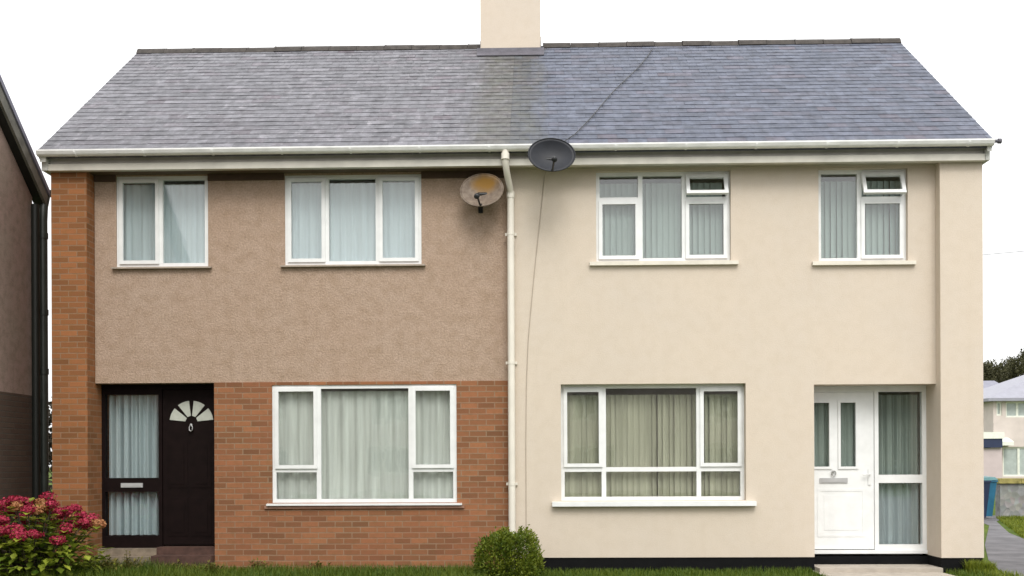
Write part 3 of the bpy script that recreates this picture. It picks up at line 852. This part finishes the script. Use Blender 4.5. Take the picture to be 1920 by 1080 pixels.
for _ in range(26000):
    y = random.uniform(2.5, 13.6); x0 = 9.0+max(0, (y-5.2))*.34; x = random.uniform(x0+.03, x0+3.2)
    blades(x, x+.001, y, y+.001, 1, .04, .09, .016, mb=mbg)
blades(5.9, 6.75, -2, 1.2, 3500, .05, .10, .009, lambda x, y: x > 6.25+max(0, y)*.32 or (x < 6.13 and y > -.22), mb=mbg)
blades(5.86, 6.2, -.42, -.215, 900, .10, .20, .009, mb=mbg)
tag(mbg.build('side_grass', M['leaf_lawn'], fix=False), 'bright green lawn wedge beside the grey path', 'grass', kind='stuff')

sheet('reflection_road', [(-80, -30), (80, -30), (80, -9), (-80, -9)], GZ+.006, M['asphalt'])  # unseen road added behind the camera to grey the window reflections
fw_ = MB()  # unseen tree belt, added to keep bright sky out of the lower panes
for _ in range(7000):
    p = Vector((random.uniform(-60, 60), random.uniform(-62, -56), 0)); p.z = GZ+random.random()**.8*(6.2+2.2*noise.noise((p.x*.12, 3, 0))+1.2*noise.noise((p.x*.5, 0, 0)))
    an = random.uniform(0, 3.14); u = Vector((math.cos(an), .4*math.sin(an*3), random.uniform(-.6, .6)))*random.uniform(.5, .9); v = u.cross(Vector((0, 1, 0)))*.9+Vector((0, .2, 0))
    fw_.add([p-u, p-v, p+u, p+v], [(0, 1, 2, 3)], (random.random(), 0, 0))
tag(fw_.build('reflection_wood', M['leaf_tree'], fix=False), 'unseen dark belt of trees added behind the camera for the window reflections', 'wood', kind='stuff')
# clipped round bush in front of the downpipe
def bush(name, label, c, rx, ry_, h, n, L, mat):
    t = thing(name, label, 'bush', (c[0], c[1], GZ))
    mb = MB()
    for _ in range(n):
        d = rv(); d.z = abs(d.z)*1.0
        # flat-topped dome
        k = (abs(d.x)**5+abs(d.y)**5+abs(d.z)**5)**(-1/5)
        rr = (random.random()**.22)*(1+.16*noise.noise(d*2.0)+.09*noise.noise(d*6))
        p = Vector((c[0]+d.x*k*rx*rr*(1+.12*(1-d.z*k)), c[1]+d.y*k*ry_*rr, GZ+d.z*k*h*rr))
        t0 = min(1, max(0, .45+.75*noise.noise(p*5.5)+random.gauss(0, .2)))
        if random.random() < .03: p = p+Vector((d.x*.03, d.y*.03, abs(d.z)*.06))
        leaf(mb, p, (d*.8+rv()*.9+Vector((0, 0, .3))), rv(), L*random.uniform(.6, 1.3), L*.5, (t0, 0, 0))
    mb.build('foliage', mat, t, fix=False)
    mb = MB()
    for k in range(6):
        an = k*1.05; mb.tube([(c[0], c[1], GZ-.02), (c[0]+.10*math.cos(an), c[1]+.10*math.sin(an), GZ+h*.4), (c[0]+rx*.55*math.cos(an), c[1]+ry_*.55*math.sin(an), GZ+h*.8)], [.016, .012, .005], 6)
    mb.build('stem', M['bark'], t)
    return t
bush('round_bush', 'clipped dark green bush at the foot of the white downpipe', (-.03, -.75, 0), .375, .36, .565, 8500, .044, M['leaf_box'])

# hydrangea
hy = thing('hydrangea', 'hydrangea shrub with red flower heads in front of the brick pier', 'shrub', (-5.95, -1.35, GZ))
mb = MB(); heads = []
C0 = Vector((-5.80, -1.35, GZ))
for k in range(58):
    an = k*2.39996; q = math.sqrt((k+.5)/58)
    x = C0.x+.80*q*math.cos(an); y = C0.y+.62*q*math.sin(an)
    top = GZ+.66+.38*(1-q**2)+random.uniform(-.16, .05)
    heads.append(Vector((x, y, top)))
stems = MB()
for hp in heads:
    b = C0+Vector(((hp.x-C0.x)*.3, (hp.y-C0.y)*.3, 0))
    stems.tube([b, (b+hp)/2+Vector((0, 0, .08)), hp], [.009, .007, .005], 5)
    for lv in range(6):
        u = .35+.62*lv/5
        p = b.lerp(hp, u)+Vector((0, 0, .05*math.sin(u*3)))
        for s_ in (0, math.pi):
            an = lv*1.57+s_+random.uniform(-.4, .4)
            d = Vector((math.cos(an), math.sin(an), random.uniform(-.35, .35)))
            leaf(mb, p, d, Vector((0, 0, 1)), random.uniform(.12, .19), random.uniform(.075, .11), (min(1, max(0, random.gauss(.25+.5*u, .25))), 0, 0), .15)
for _ in range(700):
    an = random.uniform(0, 6.28); q = math.sqrt(random.random()); zz = random.random()
    p = Vector((C0.x+.82*q*math.cos(an), C0.y+.65*q*math.sin(an), GZ+.05+zz*.62*(1.08-.45*q*q)))
    d = Vector((math.cos(an), math.sin(an), random.uniform(-.5, .5)))+rv()*.5
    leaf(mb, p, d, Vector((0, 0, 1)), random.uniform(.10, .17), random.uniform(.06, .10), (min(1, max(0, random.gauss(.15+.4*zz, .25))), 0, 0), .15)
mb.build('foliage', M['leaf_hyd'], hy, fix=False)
stems.build('stem', M['bark'], hy)
for i, hp in enumerate(heads):
    if random.random() < .12: continue
    fm = MB(); rr = random.uniform(.075, .125); old = (i % 5 == 0); sq = Vector((random.uniform(.75, 1.25), random.uniform(.75, 1.25), random.uniform(.5, .85)))
    for _ in range(190):
        d = rv(); d.z = d.z*.9+.15; k_ = rr*random.uniform(.6, 1.0)*(1+.08*noise.noise(d*1.7+hp*5))
        p = hp+Vector((d.x*k_*sq.x, d.y*k_*sq.y, d.z*k_*sq.z))
        n = (d+rv()*.6).normalized(); s = n.cross(rv()).normalized(); u = n.cross(s)
        sz = random.uniform(.010, .019); t0 = min(1, max(0, random.gauss(.38+.25*d.z, .25)))
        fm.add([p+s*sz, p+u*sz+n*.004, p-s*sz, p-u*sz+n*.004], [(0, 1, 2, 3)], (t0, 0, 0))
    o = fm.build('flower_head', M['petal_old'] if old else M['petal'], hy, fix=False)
    if old: o['label'] = 'faded orange flower head'

# weeds by the dark doorstep
def weed(label, c, r, h, n, mat):
    t = thing('weed', label, 'weed', (c[0], c[1], GZ), 'weeds in front of the brown house')
    mb = MB(); st = MB()
    for k in range(n):
        an = random.uniform(0, 6.28); q = random.random()
        tip = Vector((c[0]+r*q*math.cos(an), c[1]+r*q*math.sin(an)*.6, GZ+h*random.uniform(.6, 1)*(1-.4*q)))
        b = Vector((c[0]+.3*r*q*math.cos(an), c[1]+.2*r*q*math.sin(an), GZ))
        st.tube([b, (b+tip)/2+Vector((0, 0, .03)), tip], [.004, .003, .002], 4)
        for j in range(7):
            p = b.lerp(tip, .3+.7*j/6); d = Vector((math.cos(j*2.4), math.sin(j*2.4), .5))+rv()*.4
            leaf(mb, p, d, Vector((0, 0, 1)), random.uniform(.04, .085), random.uniform(.018, .03), (random.random(), 0, 0))
    mb.build('leaves', mat, t, fix=False); st.build('stem', mat, t)
weed('olive weed right beside the hydrangea, before the pale step', (-4.95, -.60), .36, .33, 34, M['weed'])
weed('bushy green weed below the glazed side panel of the dark door', (-5.25, -.80), .32, .30, 26, M['leaf_hyd'])
weed('low brownish weed in front of the dark door', (-4.30, -.50), .34, .20, 26, M['weed'])
weed('straggly brown weed between the hydrangea and the glazed side panel', (-5.0, -1.05), .30, .30, 26, M['weed'])
weed('yellowish weed between the red doorstep and the brick wall', (-3.85, -.62), .24, .20, 20, M['weed'])
weed('dark weed at the corner of the brick wall under the lounge window', (-3.35, -.20), .16, .25, 9, M['weed'])
weed('small weed against the brick wall left of the clipped bush', (-2.55, -.12), .18, .18, 9, M['weed'])

# ================================================================== behind, on the right
def wheelie(label, c, rot, paint='bin_teal'):
    t = thing('wheelie_bin', label, 'wheelie bin', (c[0], c[1], GZ))
    mt = Matrix.Translation((c[0], c[1], GZ)) @ Matrix.Rotation(R(rot), 4, 'Z')
    b = MB()
    q0 = [(-.22, -.24), (.22, -.24), (.22, .22), (-.22, .22)]; q1 = [(-.28, -.34), (.28, -.34), (.28, .28), (-.28, .28)]
    b.add([(x, y, .06) for x, y in q0]+[(x, y, .92) for x, y in q1], [(3, 2, 1, 0), (4, 5, 6, 7)]+[(i, (i+1) % 4, (i+1) % 4+4, i+4) for i in range(4)], mat=mt)
    b.box(-.295, .295, -.36, .30, .92, .965, mat=mt)
    b.build('body', M[paint], t)
    l = MB(); l.add([(-.30, -.37, .97), (.30, -.37, .97), (.30, .30, .97), (-.30, .30, .97), (-.26, -.30, 1.04), (.26, -.30, 1.04), (.26, .28, 1.07), (-.26, .28, 1.07)],
                    [(3, 2, 1, 0), (4, 5, 6, 7), (0, 1, 5, 4), (1, 2, 6, 5), (2, 3, 7, 6), (3, 0, 4, 7)], mat=mt)
    l.build('lid', M['bin_lid'], t)
    hb = MB(); hb.tube([mt @ Vector((-.26, .36, .98)), mt @ Vector((.26, .36, .98))], .018, 8); hb.box(-.24, -.20, .28, .37, .95, .99, mat=mt); hb.box(.20, .24, .28, .37, .95, .99, mat=mt); hb.build('handle', M['bin_teal'], t)
    for s in (-1, 1):
        wl = MB(); wl.tube([mt @ Vector((s*.24, .24, .10)), mt @ Vector((s*.30, .24, .10))], .10, 16); wl.build('wheel', M['rubber'], t)
wheelie('blue wheelie bin standing at the end of the stone garden wall', (11.42, 13.5), 12)
wheelie('dark blue bin added as the shaded side of the blue bin, half hidden by the cream house', (11.03, 12.9), 8, 'navy')  # added bin whose navy stands in for the blue bin's shaded side
gwt = thing('garden_wall', 'low rubble stone garden wall with mossy coping beyond the lawn', 'wall', (15, 13.95, GZ))
mb = MB(); mb.box(12.08, 24, 13.8, 14.1, GZ-.1, .72); mb.box(24, 24.3, 13.8, 30, GZ-.1, .72); mb.build('stonework', M['rubble'], gwt)
mb = MB()
x = 12.04
while x < 24.2:
    b = x+random.uniform(.4, .6); mb.box(x, b-.01, 13.74, 14.16, .72, .86+random.uniform(-.015, .02)); x = b
mb.box(23.95, 24.36, 14.16, 30, .72, .86)
mb.build('coping', M['coping'], gwt)

fh = thing('house', 'pale pink hipped-roof house far behind the garden wall', 'house', (29, 50, GZ))
FX, FY = 24.95, 46
mb = MB(); wall_sheet(mb, FX, FX+14, GZ, 4.75, [(25.45, 27.2, .45, 2.05), (25.62, 26.9, 3.65, 4.5), (25.05, 25.30, .45, 1.8), (25.12, 25.42, 3.75, 4.5)], FY, .3)
mb.box(FX, FX+.3, FY+.3, FY+8, GZ, 4.75); mb.box(FX+13.7, FX+14, FY+.3, FY+8, GZ, 4.75); mb.box(FX+.3, FX+13.7, FY+7.7, FY+8, GZ, 4.75)
mb.build('wall', M['far_wall'], fh)
mb = MB(); e = .42
A = [(FX-e, FY-e, 4.68), (FX+14+e, FY-e, 4.68), (FX+14+e, FY+8+e, 4.68), (FX-e, FY+8+e, 4.68)]
T = [(FX+5.6, FY+4, 7.0), (FX+8.4, FY+4, 7.0)]
dn = [(x, y, 4.52) for x, y, z in A]
mb.add(A+T+dn, [(0, 1, 5, 4), (1, 2, 5), (2, 3, 4, 5), (3, 0, 4), (0, 6, 7, 1), (1, 7, 8, 2), (2, 8, 9, 3), (3, 9, 6, 0), (6, 9, 8, 7)])
mb.build('roof', M['far_roof'], fh)
def fwin(x0, x1, z0, z1, y, parent, pane, n=2):
    mb = MB(); ring(mb, x0, x1, z0, z1, .09, y, y+.1)
    for k in range(1, n): xx = x0+(x1-x0)*k/n; mb.box(xx-.06, xx+.06, y+.003, y+.097, z0+.09, z1-.09)
    f = mb.build('window', M['far_sash'], parent); g = MB(); g.box(x0+.09, x1-.09, y+.05, y+.06, z0+.09, z1-.09); g.build('glass', pane, f)
fwin(25.45, 27.2, .45, 2.05, FY+.08, fh, M['far_pane_l'], 2); fwin(25.62, 26.9, 3.65, 4.5, FY+.08, fh, M['far_pane_l'], 2)
fwin(25.12, 25.42, 3.75, 4.5, FY+.08, fh, M['far_pane_l'], 1); fwin(25.05, 25.30, .45, 1.8, FY+.08, fh, M['far_pane'], 1)
mb = MB(); mb.box(24.75, 25.75, FY-.7, FY-.002, 2.12, 2.32); mb.prism([(FY-.7, 2.32), (FY-.002, 2.32), (FY-.002, 2.55)], 'x', 24.75, 25.75); mb.build('porch_canopy', M['far_sash'], fh)

fb = thing('house', 'red brick house with dark slate roof behind the corner of the cream house', 'house', (26, 60, GZ))
mb = MB(); mb.box(24.0, 31.0, 58, 65, GZ, 5.45); mb.build('wall', M['far_brick'], fb)
mb = MB(); mb.prism([(57.6, 5.40), (57.6, 5.55), (61.5, 6.75), (65.4, 5.55), (65.4, 5.40)], 'x', 23.7, 31.3); mb.build('roof', M['far_roof2'], fb)
sh = thing('outbuilding', 'small pink outbuilding with white and navy roof edge behind the blue bin', 'outbuilding', (24, 42, GZ))
mb = MB(); mb.box(22.0, 23.75, 42, 44.5, GZ, 1.95); mb.build('wall', M['far_wall2'], sh)
mb = MB(); mb.box(21.9, 23.72, 41.85, 44.6, 1.97, 2.42); mb.build('fascia', M['navy'], sh)
mb = MB(); mb.box(21.85, 23.8, 41.8, 44.65, 2.42, 2.75); mb.build('roof', M['far_sash'], sh)

# trees beyond the far houses
def tree(label, c, h, rad, n, seed, name='broadleaf_tree', group='trees beyond the far houses', mat=None, base=.3):
    rnd = random.Random(seed); mat = mat or M['leaf_tree']
    t = thing(name, label, 'tree', (c[0], c[1], GZ), group)
    tr = MB(); tr.tube([(c[0], c[1], GZ-.1), (c[0]+.1, c[1], h*.35), (c[0], c[1]+.1, h*.8)], [h*.025, h*.018, h*.005], 8)
    cl = []
    for k in range(9):
        an = rnd.uniform(0, 6.28); z = h*(base+(.92-base)*((k+.5)/9)); q = rad*.7*(1-abs((k+.5)/9-.35))*rnd.uniform(.6, 1.1)
        p = Vector((c[0]+q*math.cos(an), c[1]+q*math.sin(an), z)); cl.append((p, rad*rnd.uniform(.38, .55)*(1.15-.5*k/9)))
        tr.tube([(c[0], c[1], z*.72), p], [h*.008, h*.003], 5)
    tr.build('trunk', M['bark'], t)
    mb = MB()
    for _ in range(n):
        p0, r0 = rnd.choice(cl); d = rv(); p = p0+d*r0*(rnd.random()**.4)*(1+.3*noise.noise(d*3+p0))
        tt = min(1, max(0, .45+.5*noise.noise(p*.9)+rnd.gauss(0, .2)))
        leaf(mb, p, rv(), rv(), rad*rnd.uniform(.07, .13), rad*.06, (tt, 0, 0))
    mb.build('crown', mat, t, fix=False)
for i, (px, py, h, r, lab) in enumerate([
    (41.4, 90, 11.0, 2.8, 'leftmost dark tree, cut by the corner of the cream house'),
    (45.1, 95, 11.4, 2.6, 'dark round tree second from the house corner, above the brick house roof'),
    (47.6, 100, 12.2, 2.7, 'far dark tree filling the gap behind the second tree and the pointed tree'),
    (44.6, 88, 12.2, 2.4, 'tallest pointed dark tree above the pale hipped roof'),
    (46.9, 93, 11.6, 3.0, 'dark spreading tree at the right edge of the photo')]):
    tree(lab, (px, py), h, r, 6000, 20+i)
for hx, lab in ((6.2, 'unseen pale house added opposite for a faint reflection in the cream house window'), (-9.5, 'unseen pale house added opposite for a faint reflection in the brick house window')):
    oh = thing('house', lab, 'house', (hx, -42, GZ))  # unseen houses added so the front windows have something to reflect
    wins = [(hx-4.4, hx-2.2, .8, 2.1), (hx+1.6, hx+3.9, .8, 2.1), (hx-4.2, hx-2.6, 3.3, 4.5), (hx+1.9, hx+3.7, 3.3, 4.5)]
    mb = MB(); wall_sheet(mb, hx-5.6, hx+5.6, GZ, 5.2, wins, -38.3, .3); mb.box(hx-5.6, hx+5.6, -46, -38.35, GZ, .1); mb.build('wall', M['far_wall'], oh)
    for wv in wins: fwin(*wv, -38.2, oh, M['far_pane'], 3)
    mb = MB(); mb.prism([(-37.6, 5.1), (-37.6, 5.25), (-42, 8.2), (-46.4, 5.25), (-46.4, 5.1)], 'x', hx-5.9, hx+5.9); mb.build('roof', M['far_roof2'], oh)
# dark hedge behind the gap between the two left houses
hd = thing('hedge', 'tall dark hedge behind the gap beside the brick pier', 'hedge', (-13, 14, GZ))
mb = MB()
for _ in range(5200):
    p = Vector((random.uniform(-16, -10), random.uniform(13.4, 14.6), GZ+random.uniform(0, 3.15)))
    p.z += .12*noise.noise((p.x*2, p.y*2, 0))
    leaf(mb, p, rv(), rv(), random.uniform(.14, .24), .11, (random.random(), 0, 0))
mb.build('foliage', M['hedge'], hd, fix=False)
mb = MB()
for k in range(8): mb.tube([(-15.6+.75*k, 14, GZ-.05), (-15.6+.75*k, 14, 2.2)], [.05, .03], 6)
mb.build('stem', M['bark'], hd)
# overhead wire
pw = MB()
A, B = Vector((20, 40, 11.2)), Vector((60, 36, 17.5))
pw.tube([A.lerp(B, k/20)-Vector((0, 0, 1.2*math.sin(math.pi*k/20))) for k in range(21)], .012, 5)
tag(pw.build('power_line', M['wire']), 'thin grey overhead wire in the white sky at right', 'wire')
